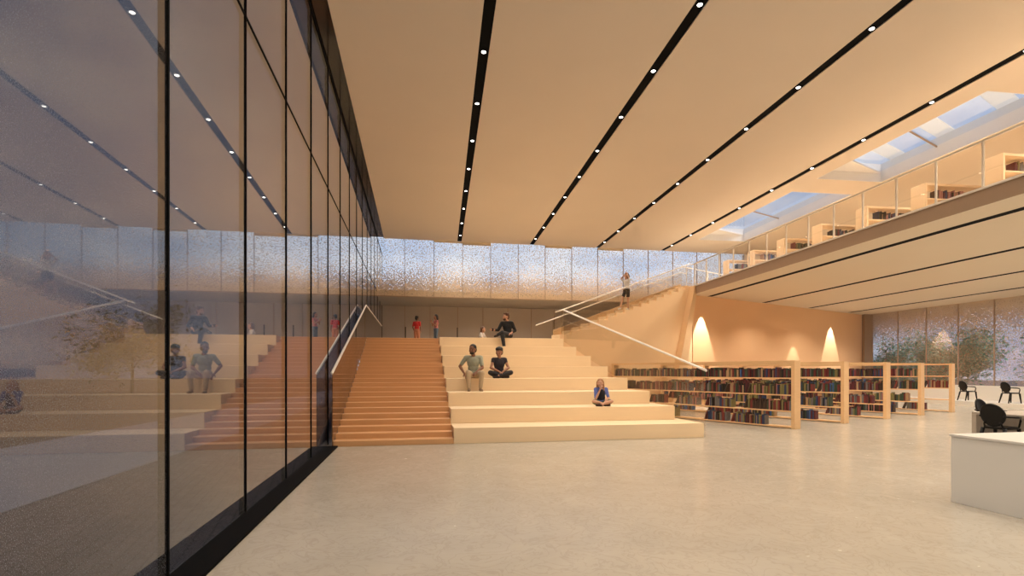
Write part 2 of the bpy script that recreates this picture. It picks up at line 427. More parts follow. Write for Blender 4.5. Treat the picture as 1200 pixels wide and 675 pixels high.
# peach wall with dark end post
WL = 16.1
bm = BM()
p = P0 + SU * 0.0
q = Vector((RX, 27.4, 0)); w = (q - P0).normalized(); wv = Vector((-w.y, w.x, 0))
P1 = P0 + w * 0.06
prism(bm, [(P1.x, P1.y), (q.x, q.y), (q.x + wv.x * .3, q.y + wv.y * .3), (P1.x + wv.x * .3, P1.y + wv.y * .3)], 0, ZS)
struct('wall_peach', bm, M['wood_wall'], 'smooth peach orange wall behind the bookcases')
bm = BM(); box(bm, RX - 0.5, RX + 0.02, 26.95, 27.15, 0, ZS); struct('trim_9', bm, M['fascia'], 'dark brown post at the end of the peach wall')

# mezzanine slab
bm = BM()
prism(bm, [cn(EDGE_N, YN), (RX + 0.2, YN), (RX + 0.2, 28.2), (12.0, 28.2), (12.3, 22.0), cn(EDGE_N, 21.55)], ZS, ZM)
o = struct('floor', bm, [M['fascia'], M['soffit'], M['cream']], 'upper floor slab with taupe edge')
for f in o.data.polygons:
    if f.normal.z < -0.5: f.material_index = 1
    elif f.normal.z > 0.5: f.material_index = 2
for i in range(4):
    s = 12.13 + 3.8 * i
    yend = 21.5 + (i * 3.8 + .6) * 0.39 + 0.1
    bm = BM(); prism(bm, [cn(s - .12, YN), cn(s + .12, YN), cn(s + .12, yend), cn(s - .12, yend)], ZS - 0.004, ZS + 0.01)
    struct('trim_%d' % (10 + i), bm, M['black'], '%s black slot in the underside of the upper floor' % ordinal(i + 1))

# right window wall with low white parapet and platform
t = thing('window_7', None, None); t['kind'] = 'structure'; t['label'] = 'dotted glass wall at the far right under the upper floor'
RY = [25.22 - 1.68 * k for k in range(-1, 18)]
bm = BM()
for y in RY: box(bm, RX - 0.03, RX + 0.03, y - 0.018, y + 0.018, 0.9, ZS)
obj('window_frame', bm, M['fascia'], t)
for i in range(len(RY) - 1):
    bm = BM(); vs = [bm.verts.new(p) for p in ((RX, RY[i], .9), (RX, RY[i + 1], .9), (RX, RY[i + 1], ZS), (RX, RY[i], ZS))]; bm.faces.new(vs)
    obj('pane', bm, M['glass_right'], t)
bm = BM(); box(bm, RX - 0.1, RX + 0.1, YN, 27.2, 0, 0.9); struct('wall_right', bm, M['white'], 'low white parapet under the right windows')
bm = BM(); box(bm, RX - 2.0, RX - 0.1, YN, 26.2, 0, 0.2); struct('floor', bm, M['white'], 'low white platform along the right windows')
bm = BM(); box(bm, RX, RX + 0.2, YN, YB + 0.2, ZM, ZC + .3); struct('wall_right', bm, M['cream'], 'cream side wall of the upper floor')
bm = BM(); box(bm, RX, RX + 0.2, YN, RY[-1], 0.9, ZM); struct('wall_right', bm, M['cream'])
bm = BM(); box(bm, GX - 0.1, RX + 0.2, YN - 0.2, YN, -0.1, ZC + 0.6); struct('wall_front', bm, M['cream'])

# outside ground
bm = BM(); box(bm, -90, 120, -60, 160, -0.5, -0.32); struct('ground', bm, M['earth'])
bm = BM(); box(bm, -5.0, GX - 0.05, -20, 60, -0.32, -0.03); o = struct('ground', bm, M['brick'], 'dark brick paving outside the glass wall')
bm = BM(); prism(bm, [(-9.9, -20), (-5.0, -20), (-4.0, 60), (-6.5, 60)], -0.32, -0.02); struct('ground', bm, M['asphalt'], 'speckled grey sidewalk outside the glass wall')

# ================================================================= SEATING TIERS AND STAIRS
NT = 8; TH = 0.35; TD = 1.0; Y0 = 11.5
RXT = [6.84, 6.61, 6.39, 6.16, 5.93, 5.72, 5.53, 5.36]
LXT = 0.83
seat = thing('tiered_seating', 'pale wooden amphitheatre seating of eight broad tiers beside the stairs', 'seating', (LXT, Y0, 0))
for k in range(NT):
    y = Y0 + k * TD
    yb = 19.0
    bm = BM()
    box(bm, LXT, RXT[k], y, yb, k * TH, (k + 1) * TH)
    bmesh.ops.bevel(bm, geom=[e for e in bm.edges], offset=0.006, segments=1, affect='EDGES')
    for v in bm.verts: v.co -= Vector((LXT, Y0, 0))
    obj('tier', bm, M['wood_tier'], seat)
st = thing('staircase', 'long reddish wooden staircase between glass wall and seating tiers', 'staircase', (0, Y0, 0))
NS = 24
for j in range(NS):
    y = j * TD / 3
    bm = BM(); box(bm, GX + 0.16, LXT - 0.004, y, y + 1.2 if j < NS - 1 else y + 0.36, max(0, (j - 2) * TH / 3), (j + 1) * TH / 3)
    bmesh.ops.bevel(bm, geom=[e for e in bm.edges], offset=0.005, segments=1, affect='EDGES')
    obj('step', bm, M['wood_stair'], st)
bm = BM(); extrude_poly3(bm, [(GX + 0.17, 0.9, 0.0), (GX + 0.17, 7.66, 0), (GX + 0.17, 7.66, ZL - .4), (GX + 0.17, 7.2, ZL - .4)], (2.5, 0, 0))
obj('carcass', bm, M['wood_stair'], st)

# upper stair (solid, with saw-tooth steps)
us = thing('staircase', 'upper wooden flight rising right from the landing to the upper floor', 'staircase', tuple(S0), math.atan2(SU.y, SU.x))
NU = 16; rise = (ZM - ZL) / NU; run = SL / NU
pts = [(0, 0, 0)]
for j in range(NU):
    pts += [(run * j, 0, ZL + rise * j), (run * j, 0, ZL + rise * (j + 1))] if j else [(0, 0, ZL + rise)]
pts += [(SL, 0, ZM), (SL, 0, 0)]
bm = BM(); extrude_poly3(bm, pts, (0, 0.12, 0)); obj('side_wall', bm, M['wood_sidewall'], us)
for j in range(NU):
    bm = BM(); box(bm, run * j, run * (j + 1) + .03, 0.12, SW, ZL + rise * (j - 1) - .1, ZL + rise * (j + 1)); obj('step', bm, M['wood_tier'], us)
bm = BM(); extrude_poly3(bm, [(0.1, SW, ZL - .15), (SL, SW, ZM - .15), (SL, SW, ZM + .2), (0.1, SW, ZL + rise + .2)], (0, .05, 0)); obj('stringer', bm, M['wood_sidewall'], us)
# slanting fin at the stair end
bm = BM()
extrude_poly3(bm, [(SL - 0.20, -0.30, ZM - .02), (SL - 0.0, -0.30, ZM - .02), (SL - 1.1, -0.30, 0), (SL - 1.75, -0.30, 0)], (0, 0.31, 0))
obj('fin', bm, M['wood_sidewall'], us)
us.children[-1]['label'] = 'slanting pale fin at the upper end of the stair wall'

# ---------------------------------------------------------------- balustrades
def quad_pane(bm, a, b_, c, d, t=0.012):
    a, b_, c, d = map(Vector, (a, b_, c, d)); nrm = (b_ - a).cross(d - a).normalized() * t
    extrude_poly3(bm, [a, b_, c, d], nrm)
# left stair balustrade
bl = thing('balustrade', 'smoked glass balustrade with cream handrail beside the glass wall', 'balustrade', (GX + 0.15, Y0, 0))
xb = 0.0
bm = BM(); quad_pane(bm, (xb, -0.1, 0.02), (xb, 7.75, ZL + .02), (xb, 7.55, ZL + 1.1), (xb, -0.1, 1.52))
obj('glass_panel', bm, M['glass_smoke'], bl)
bm = BM(); quad_pane(bm, (xb, 7.75, ZL + .02), (xb, 16.0, ZL + .02), (xb, 16.0, ZL + 1.1), (xb, 7.55, ZL + 1.1))
obj('glass_panel', bm, M['glass_smoke'], bl)
bm = BM(); tube(bm, [(xb, -0.1, 1.56), (xb, 7.55, ZL + 1.13), (xb, 16.0, ZL + 1.13)], 0.028); obj('handrail', bm, M['rail'], bl)
# right balustrade of the tiers
br = thing('balustrade', 'clear glass balustrade with cream handrail down the right side of the tiers', 'balustrade', (RXT[0], Y0, 0))
dx = RXT[7] - RXT[0]
bm = BM(); quad_pane(bm, (0.03, 0, 0.02), (dx + .03, 7.1, ZL - .1), (dx + .03, 7.1, ZL + 1.03), (0.03, 0, 1.60)); obj('glass_panel', bm, M['glass_clear'], br)
bm = BM(); tube(bm, [(0.04, -0.02, 1.62), (dx + .04, 7.12, ZL + 1.06)], 0.03); obj('handrail', bm, M['rail'], br)
# upper stair balustrades (front, rear)
ang = math.atan2(SU.y, SU.x)
bf = thing('balustrade', 'clear glass balustrade with handrail on the near side of the upper stair', 'balustrade', tuple(S0), ang)
bm = BM(); quad_pane(bm, (0, 0.02, ZL + .1), (SL, 0.02, ZM + .05), (SL, 0.02, ZM + .97), (0, 0.02, ZL + 1.02)); obj('glass_panel', bm, M['glass_clear'], bf)
bm = BM(); tube(bm, [(-0.25, 0.03, ZL + 0.97), (0.0, 0.03, ZL + 1.05), (SL - .1, 0.03, ZM + 1.0), (SL + .05, 0.03, ZM + 1.0)], 0.026); obj('handrail', bm, M['rail'], bf)
brr = thing('balustrade', 'thinner glass balustrade with handrail on the far side of the upper stair', 'balustrade', tuple(S0), ang)
w_ = SW - 0.05
bm = BM(); quad_pane(bm, (0, w_, ZL + .1), (SL, w_, ZM), (SL, w_, ZM + .68), (0, w_, ZL + .72)); obj('glass_panel', bm, M['glass_clear'], brr)
bm = BM(); tube(bm, [(-0.75, w_, ZL + 0.50), (SL - 0.1, w_, ZM + .70), (SL + .3, w_, ZM + .70)], 0.022); obj('handrail', bm, M['rail'], brr)
def end_cap(parent_thing, pos, r):
    h_ = [c for c in parent_thing.children if c.name.startswith('handrail')][0]
    bm = BM(); bmesh.ops.create_uvsphere(bm, u_segments=12, v_segments=8, radius=r)
    obj('end_cap', bm, M['rail'], h_, smooth=True, loc=pos)
end_cap(bl, (xb, -0.1, 1.56), .031); end_cap(bl, (xb, 16.0, ZL + 1.13), .031)
end_cap(br, (0.04, -0.02, 1.62), .033); end_cap(br, (dx + .04, 7.12, ZL + 1.06), .033)
end_cap(bf, (-0.25, 0.03, ZL + 0.97), .029); end_cap(brr, (-0.75, w_, ZL + 0.50), .025)
# mezzanine guard
mg = thing('guard_railing', 'long glass guard railing with cream posts along the upper floor edge', 'railing', (*cn(EDGE_N + 0.06, 21.5), ZM))
mg.rotation_euler.z = -R(2.94)
L = 28.0
bm = BM(); box(bm, 0, 0.012, -L, 0, 0.03, 0.97); obj('glass_panel', bm, M['glass_clear'], mg)
bm = BM(); tube(bm, [(0, 0, 1.0), (0, -L, 1.0)], 0.028); obj('handrail', bm, M['rail'], mg)
for k in range(26):
    bm = BM(); y = -0.1 - 1.045 * k; box(bm, -0.018, 0.018, y - 0.018, y + 0.018, 0.0, 1.0); obj('post', bm, M['rail'], mg)
bm = BM(); box(bm, -0.1, 0.06, -L, 0, -0.03, 0.012); obj('base_rail', bm, M['rail'], mg)
# rail across the stair head between tiers and clerestory
bq = thing('guard_railing', 'short glass guard with cream rail behind the head of the upper stair', 'railing', (P0.x, P0.y, ZM))
q2 = SV * SW
bm = BM(); tube(bm, [tuple(q2 + Vector((0, 0, 1.0))), (3.6, 2.45, 1.0)], 0.022); obj('handrail', bm, M['rail'], bq)
for s in (0.1, 0.5, 0.9):
    a = q2.lerp(Vector((3.6, 2.45, 0)), s); bm = BM(); box(bm, a.x - .015, a.x + .015, a.y - .015, a.y + .015, 0, 1.0); obj('post', bm, M['rail'], bq)

# ================================================================= DOWNLIGHTS
def downlight_mesh():
    bm = BM(); seg = 16
    r_out = 0.06; r_in = 0.045; ring0 = []; ring1 = []; ring2 = []
    for k in range(seg):
        c, s = math.cos(k * 2 * PI / seg), math.sin(k * 2 * PI / seg)
        ring0.append(bm.verts.new((c * r_out, s * r_out, 0.0))); ring1.append(bm.verts.new((c * r_out, s * r_out, -0.02))); ring2.append(bm.verts.new((c * r_in, s * r_in, -0.022)))
    for k in range(seg):
        k2 = (k + 1) % seg
        bm.faces.new((ring0[k], ring0[k2], ring1[k2], ring1[k])); bm.faces.new((ring1[k], ring1[k2], ring2[k2], ring2[k]))
    return bm
def lens_mesh():
    bm = BM(); bmesh.ops.create_uvsphere(bm, u_segments=14, v_segments=8, radius=0.047)
    for v in bm.verts: v.co.z = v.co.z * 0.35 - 0.022
    return bm
dl0 = thing('downlight', None, None)
obj('rim', downlight_mesh(), M['black'], dl0); obj('lens', lens_mesh(), M['lamp'], dl0, smooth=True)
spot_d = bpy.data.lights.new('downlight_beam', 'SPOT'); spot_d.energy = LAMP_W; spot_d.color = LAMP_COL
spot_d.spot_size = R(118); spot_d.spot_blend = 0.6; spot_d.shadow_soft_size = 0.08; spot_d.specular_factor = 0.15
first = True
for i, s in enumerate(SLOTS):
    ys = [(7.82 + 1.9 * k) * KS for k in range(8, -8, -1)]
    for q, y in enumerate(ys):
        if first: o = dl0; first = False
        else: o = copy_tree(dl0)
        x, y_ = cn(s, y)
        o.location = (x, y, ZC + 0.022)
        tag(o, 'small round downlight in the %s black ceiling slot, %s from the back wall' % (names[i], ordinal(q + 1)), 'ceiling light', 'downlights in the %s ceiling slot' % names[i])
        lo = bpy.data.objects.new('downlight_beam', spot_d); lo.location = (x, y, ZC - 0.04); link(lo)
# lamps under the upper floor
sp2 = bpy.data.lights.new('soffit_beam', 'SPOT'); sp2.energy = SOFFIT_W; sp2.color = LAMP_COL; sp2.spot_size = R(130); sp2.spot_blend = 0.6; sp2.shadow_soft_size = 0.1; sp2.specular_factor = 0.15
for i in range(4):
    for y in [min(19.5 + 1.5 * i, 23.5) - 3.6 * k for k in range(9)]:
        x, y_ = cn(12.13 + 3.8 * i, y); lo = bpy.data.objects.new('soffit_beam', sp2); lo.location = (x, y, ZS - 0.03); link(lo)
# unseen spots brightening the upper floor and its ceiling
sp3 = bpy.data.lights.new('upper_floor_fill', 'SPOT'); sp3.energy = 420; sp3.color = LAMP_COL; sp3.spot_size = R(140); sp3.spot_blend = 0.6
for x in (15.5, 20.5):
    for y in (22, 17.5, 13, 8.5, 4):
        lo = bpy.data.objects.new('upper_floor_fill', sp3); lo.location = (x, y, ZC - 0.03); link(lo)
# wall washers on the peach wall
def washer(dist_along, off, half, power):
    p_ = P0 + w * dist_along - wv * off
    d = bpy.data.lights.new('wall_washer_beam', 'SPOT'); d.energy = power; d.color = (1, 0.92, 0.80); d.spot_size = 2 * R(half); d.spot_blend = 0.06; d.shadow_soft_size = 0.02
    lo = bpy.data.objects.new('wall_washer_beam', d); lo.location = (p_.x, p_.y, ZS - 0.04); link(lo)
washer(0.62, 0.36, 21, SCALLOP_W); washer(8.1, 0.72, 19, SCALLOP_W * .6); washer(11.9, 0.36, 21, SCALLOP_W)
for x in (0.0, 3.2, 6.4, 9.6):  # unseen spots added to lift the dark wall behind the landing
    ld = sp2.copy(); ld.energy = 70
    lo = bpy.data.objects.new('landing_fill', ld); lo.location = (x, YB + 2.0, ZB - .03); link(lo)

# ================================================================= BOOKCASES
CL = 7.2; CH = 1.9; CW = 0.30
LEV = [0.06, 0.50, 0.95, 1.42]        # top of each board
def bookcase(name, label, loc, rotz, length, h, levels, wd, mat, group, end_t=0.10):
    t = thing(name, label, 'bookcase', loc, rotz, group)
    for y in (0, length - end_t):
        bm = BM(); box(bm, -wd / 2, wd / 2, y, y + end_t, 0, h); bevel_all(bm, 0.004, 1); obj('end_panel', bm, mat, t)
    for z in levels:
        bm = BM(); box(bm, -wd / 2 + 0.005, wd / 2 - 0.005, end_t, length - end_t, z - 0.035, z); obj('shelf_board', bm, mat, t)
    bm = BM(); box(bm, -wd / 2 + .002, wd / 2 - .002, end_t, length - end_t, h - 0.06, h - .002); obj('top_board', bm, mat, t)
    return t
C_ENDS = [(10.38, 12.7), (13.0, 13.83), (15.55, 14.82), (18.07, 15.83), (20.6, 16.8)]
CN_NAMES = ['nearest long bookcase', 'second bookcase from the left', 'middle bookcase', 'fourth bookcase from the left', 'rightmost bookcase']
cases = []
for i, (x, y) in enumerate(C_ENDS):
    cases.append(bookcase('bookcase', ['open birch bookcase nearest the seating tiers, longest in view and full of books', 'open birch bookcase just right of the longest one', 'open birch bookcase in the middle of the row of five',
                 'sparsely filled open birch bookcase left of the emptiest one', 'open birch bookcase at the right end of the row, emptiest of the five'][i], (x, y, 0), R(22), CL, CH, LEV, CW, M['wood_case'], 'open bookcases on the hall floor'))
UP = []
for k in range(8):
    y = 21.2 - 1.92 * k
    x = 12.74 + .05 * y
    UP.append((x, y))
UPN = ['at the far left end by the clerestory', 'second from the far end', 'third from the far end', 'fourth from the far end', 'fifth from the far end', 'sixth from the far end', 'nearest, at the right edge of the picture', 'beyond the right edge']
UPL = [0.05, 0.42, 0.80]
for k, (x, y) in enumerate(UP[:7]):
    bookcase('bookcase', 'pale bookcase on the upper floor, %s' % UPN[k], (x, y + .2, ZM), R(-90 - 2.94), 3.4, 1.2, UPL, 0.45, M['wood_case_up'], 'bookcases on the upper floor', 0.05).location.z = ZM + 0.001

# books
BC = {'dark red': (0.20, 0.035, 0.03), 'maroon': (0.11, 0.02, 0.025), 'dark brown': (0.055, 0.03, 0.02), 'olive': (0.22, 0.19, 0.07), 'navy': (0.03, 0.05, 0.12),
      'black': (0.02, 0.018, 0.018), 'tan': (0.42, 0.27, 0.15), 'blue': (0.05, 0.13, 0.33), 'dark green': (0.05, 0.08, 0.05), 'grey': (0.16, 0.15, 0.15), 'dusty pink': (0.42, 0.18, 0.16)}
WGT = [9, 8, 9, 6, 5, 6, 3, 2, 4, 4, 3]
BM_ = {k: pbr(k + ' book cover', v, 0.55, var=0.15, scale=14) for k, v in BC.items()}
def book_mesh(bm, t=0.045, h=0.26, d=0.19, mat=None, m0=0, m1=1):
    """spine towards -X, thickness along Y"""
    mat = mat or Matrix()
    c = 0.003
    box(bm, -d / 2, d / 2, -t / 2, -t / 2 + c, 0, h, m0, mat)
    box(bm, -d / 2, d / 2, t / 2 - c, t / 2, 0, h, m0, mat)
    sp = [(-d / 2, -t / 2), (-d / 2 - 0.008, -t / 4), (-d / 2 - 0.010, 0), (-d / 2 - 0.008, t / 4), (-d / 2, t / 2), (-d / 2 + 0.004, t / 2 - .001), (-d / 2 + 0.004, -t / 2 + .001)]
    lo = [bm.verts.new(mat @ Vector((x, y, 0))) for x, y in sp]; hi = [bm.verts.new(mat @ Vector((x, y, h))) for x, y in sp]
    fs = [bm.faces.new(lo[::-1]), bm.faces.new(hi)] + [bm.faces.new((lo[i], lo[(i + 1) % 7], hi[(i + 1) % 7], hi[i])) for i in range(7)]
    for f in fs: f.material_index = m0
    box(bm, -d / 2 + 0.004, d / 2 - 0.006, -t / 2 + c, t / 2 - c, 0.004, h - 0.004, m1, mat)
BMESH = {}
for cname in BC:
    for v in range(3):
        bm = BM(); book_mesh(bm, 0.045, 0.26, 0.19)
        me = bpy.data.meshes.new('book'); bmesh.ops.recalc_face_normals(bm, faces=bm.faces); bm.to_mesh(me); bm.free()
        me.materials.append(BM_[cname]); me.materials.append(M['pages']); BMESH[cname] = me
        break
rb = random.Random(11)
books = []   # (matrix, colour, case, level, priority)
LEVN = ['bottom shelf', 'third shelf down', 'second shelf down', 'top shelf']
def fill(case_i, loc, rotz, y0, y1, z, lev, dens, hmax, flip=False):
    FL = Matrix.Rotation(PI, 4, 'Z') if flip else Matrix()
    base = Matrix.Translation(loc) @ Matrix.Rotation(rotz, 4, 'Z')
    y = y0
    while y < y1 - 0.08:
        runl = rb.uniform(0.5, 1.6) if dens < 0.97 else 99
        ye = min(y1, y + runl)
        pal = rb.choices(list(BC), WGT, k=5)
        last = None
        y_in = y
        while y < ye - 0.05:
            t = rb.uniform(0.030, 0.060); h = rb.uniform(0.66, 0.98) * hmax
            if rb.random() < 0.3: cname = rb.choices(list(BC), WGT)[0]
            else: cname = rb.choice(pal)
            sc = Matrix.Diagonal((rb.uniform(.85, 1.1), t / 0.045, h / 0.26, 1))
            books.append([base @ Matrix.Translation((rb.uniform(-.02, .02) - 0.02, y + t / 2, z + 0.001)) @ FL @ sc, cname, case_i, lev, y])
            y += t + 0.0015
        if dens < 0.97 and y < y1 - 0.3:
            t = 0.04; h = 0.9 * hmax; cname = rb.choice(['dark red', 'dark brown', 'maroon'])
            lean = R(22)
            books.append([base @ Matrix.Translation((-0.02, y + 0.012, z + 0.001)) @ Matrix.Translation((0, h * math.sin(lean) + t * .5, t * .5 * math.sin(lean))) @ Matrix.Rotation(lean, 4, 'X') @ Matrix.Diagonal((1, t / 0.045, h / 0.26, 1)), cname, case_i, lev, y])
            y += h * math.sin(lean) + 0.05
            y += rb.uniform(0.05, 0.9) * (1 - dens) * 3
        if y == y_in: y += 0.05
DENS = [[0.55, 0.80, 0.93, 1.0], [0.6, 0.75, 0.9, 0.97], [0.6, 0.75, 0.9, 1.0], [0.5, 0.5, 0.8, 0.9], [0.35, 0.0, 0.7, 0.0]]
for i, (x, y) in enumerate(C_ENDS):
    for lv, z in enumerate(LEV):
        if DENS[i][lv] == 0: continue
        s = 0.12 + (0.0 if lv == 3 or i == 0 and lv > 0 else [0.75, 0.3, 0.05, 0][lv])
        fill(i, (x, y, 0), R(22), s, CL - 0.12, z, lv, DENS[i][lv], 0.32 if lv < 3 else 0.30)
NB_FLOOR = len(books)
for k, (x, y) in enumerate(UP[:7]):
    for lv, z in ((1, UPL[1]), (2, UPL[2])):
        fill(10 + k, (x, y + .2, ZM), R(-90 - 2.94), 0.5, 3.0, z, lv, 0.85, 0.30, True)
# which books the picture shows largest
def cam_px(p):
    xc = p.x * math.cos(R(YAW)) - p.y * math.sin(R(YAW)); zc = p.x * math.sin(R(YAW)) + p.y * math.cos(R(YAW))
    return 600 + F_PX * xc / zc, 435 - F_PX * (p.z - EYE) / zc, zc
TIERPX = [(692, 418), (712, 428), (735, 442), (761, 457), (790, 475), (826, 495)]
def prio(bk):
    mt, c, ci, lv, y = bk
    p_ = mt.translation + Vector((0, 0, .12)); px, py, zc = cam_px(p_)
    if px < 0 or px > 1199: return 1e6
    for q in range(len(TIERPX)):
        if px < TIERPX[q][0] and py > TIERPX[q][1]: return 1e5
    if ci == 0: return zc
    if ci < 10:
        prev = [949, 999, 1048, 1089][ci - 1]
        return (zc if px > prev - 2 else 1e4 + zc)
    return 300 + zc if ci >= 10 and y < 1.2 and lv == 2 else 1e4 + zc
for b_ in books: b_.append(prio(b_))
order = sorted(range(len(books)), key=lambda i: books[i][5])
KEEP = set(order[:310])
rest_f = BM(); rest_u = BM(); cn_list = list(BC)
CNM = ['longest bookcase', 'bookcase just right of the longest', 'middle bookcase', 'fourth bookcase in the row', 'emptiest bookcase']
for i, (mt, c, ci, lv, y, pr) in enumerate(books):
    if i in KEEP:
        o = bpy.data.objects.new('book', BMESH[c]); o.matrix_world = mt; link(o)
        where = '%s of the %s' % (LEVN[lv], CNM[ci]) if ci < 10 else 'upper floor bookcase, %s' % UPN[ci - 10]
        tag(o, '%s book on the %s' % (c, where), 'book', 'books on the %s' % where)
    elif pr < 1e6 - 1:
        book_mesh(rest_f, mat=mt, m0=cn_list.index(c), m1=len(cn_list))
o = obj('books', rest_f, [BM_[k] for k in cn_list] + [M['pages']]); rest_u.free()
tag(o, 'remaining small distant books filling the bookcases', 'books', None, 'stuff')
# little white cards in the gaps of the longest bookcase
base = Matrix.Translation((*C_ENDS[0], 0)) @ Matrix.Rotation(R(22), 4, 'Z')

# ================================================================= FURNITURE RIGHT
bm = BM(); box(bm, 0, 2.6, -4.2, 0, 0.0, 0.80); bevel_all(bm, 0.006, 2)
dk = thing('reception_desk', 'large plain white block desk in the right foreground', 'desk', (6.46, 5.30, 0))
for v in bm.verts: pass
obj('body', bm, M['white'], dk)
bm = BM(); box(bm, -0.012, 2.62, -4.22, 0.012, 0.802, 0.83); bevel_all(bm, 0.004, 2); obj('desktop', bm, M['white'], dk)
bm = BM(); box(bm, 0.02, 2.58, -4.18, -0.02, -0.0, 0.012); 
bm.free()
tb = thing('table', 'grey slab-ended reading table behind the white desk', 'table', (12.02, 9.41, 0))
M['table'] = pbr('warm grey table', (0.42, 0.36, 0.30), 0.4, var=0.03)
bm = BM(); box(bm, 0, 1.5, -3.0, 0, 0.655, 0.71); bevel_all(bm, 0.004, 1); obj('tabletop', bm, M['table'], tb)
for y in (-3.0, -0.1):
    bm = BM(); box(bm, 0.0, 1.5, y, y + 0.1, 0, 0.654); bevel_all(bm, 0.004, 1); obj('leg', bm, M['table'], tb)

def make_chair():
    """oval backed armchair facing -Y, origin at floor centre"""
    t = thing('armchair', None, None)
    bm = BM()   # seat: rounded trapezoid, slightly dished
    seg = 28; top = []; bot = []
    for k in range(seg):
        a = k * 2 * PI / seg; c, s = math.cos(a), math.sin(a)
        x = 0.25 * math.copysign(abs(c) ** 0.6, c) * (1.0 - 0.10 * s); y = 0.24 * math.copysign(abs(s) ** 0.6, s)
        top.append(bm.verts.new((x, y, 0.46))); bot.append(bm.verts.new((x * .96, y * .96, 0.415)))
    cc = bm.verts.new((0, 0, 0.448))
    for k in range(seg):
        k2 = (k + 1) % seg
        bm.faces.new((top[k], top[k2], cc)); bm.faces.new((top[k], bot[k], bot[k2], top[k2]))
    bm.faces.new(bot[::-1]); obj('seat', bm, M['chair'], t)
    bm = BM()   # oval back, leaning
    rings = []
    for (rr, yo) in ((0.0, 0.012), (0.72, 0.012), (0.9, 0.022), (1.0, 0.012), (1.0, -0.012), (0.9, -0.02), (0.72, -0.006), (0.0, -0.006)):
        ring = []
        for k in range(28):
            a = k * 2 * PI / 28
            p_ = Vector((0.225 * rr * math.cos(a), yo + 0.03 * (rr * math.cos(a)) ** 2 * -1, 0.245 * rr * math.sin(a)))
            p_ = Matrix.Rotation(R(-14), 3, 'X') @ p_ + Vector((0, 0.26, 0.70)); ring.append(bm.verts.new(p_))
        rings.append(ring)
    for i in range(len(rings) - 1):
        for k in range(28): bm.faces.new((rings[i][k], rings[i][(k + 1) % 28], rings[i + 1][(k + 1) % 28], rings[i + 1][k]))
    bmesh.ops.remove_doubles(bm, verts=bm.verts, dist=0.0005)
    obj('backrest', bm, M['chair'], t, smooth=True)
    for sx in (-1, 1):
        bm = BM(); tube(bm, [(sx * .20, -.20, .43), (sx * .215, -.215, .22), (sx * .235, -.235, 0.0)], [.036, .030, .022], 8); obj('leg', bm, M['chair'], t, smooth=True)
        bm = BM(); tube(bm, [(sx * .19, .20, .43), (sx * .205, .25, .22), (sx * .22, .31, 0.0)], [.036, .030, .022], 8); obj('leg', bm, M['chair'], t, smooth=True)
        bm = BM(); tube(bm, [(sx * .205, .27, .68), (sx * .26, .16, .675), (sx * .29, .0, .668), (sx * .285, -.10, .655), (sx * .26, -.15, .60), (sx * .235, -.14, .45)], [.018, .021, .023, .023, .020, .018], 8)
        obj('armrest', bm, M['chair'], t, smooth=True)
        bm = BM(); tube(bm, [(sx * .16, .20, .43), (sx * .15, .235, .52), (sx * .13, .25, .56)], .017, 8); obj('back_support', bm, M['chair'], t, smooth=True)
    return t
ch0 = make_chair()
CH = [((11.86, 8.72, 0), R(97), 'black oval-backed armchair pulled up to the near side of the grey table'),
      ((13.35, 9.95, 0), R(10), 'black oval-backed armchair half hidden behind the far end of the grey table'),
      ((25.65, 18.45, 0.2), R(80), 'black oval-backed armchair on the platform near the right edge of the picture'),
      ((25.9, 20.45, 0.2), R(80), 'black oval-backed armchair on the platform just right of the emptiest bookcase')]
for i, (loc, rz, lab) in enumerate(CH):
    o = ch0 if i == 0 else copy_tree(ch0)
    o.location = loc; o.rotation_euler.z = rz; tag(o, lab, 'chair', 'black oval-backed armchairs')

# short dark bollards on the landing
for i, (x, lab) in enumerate(((-0.5, 'thin black post on the landing left of the person in red'), (2.12, 'thin black post on the landing between the woman in jeans and the seated long-haired person'), (3.45, 'thin black post behind the seated long-haired person'))):
    bm = BM(); box(bm, -.02, .02, -.02, .02, 0, 1.05); bevel_all(bm, .004, 1)
    t = thing('barrier_post', lab, 'post', (x, 26.9, ZL), 0, 'black posts on the landing'); obj('shaft', bm, M['black'], t)
    bm = BM(); box(bm, -.07, .07, -.07, .07, 0.0, 0.012); obj('base_plate', bm, M['black'], t)

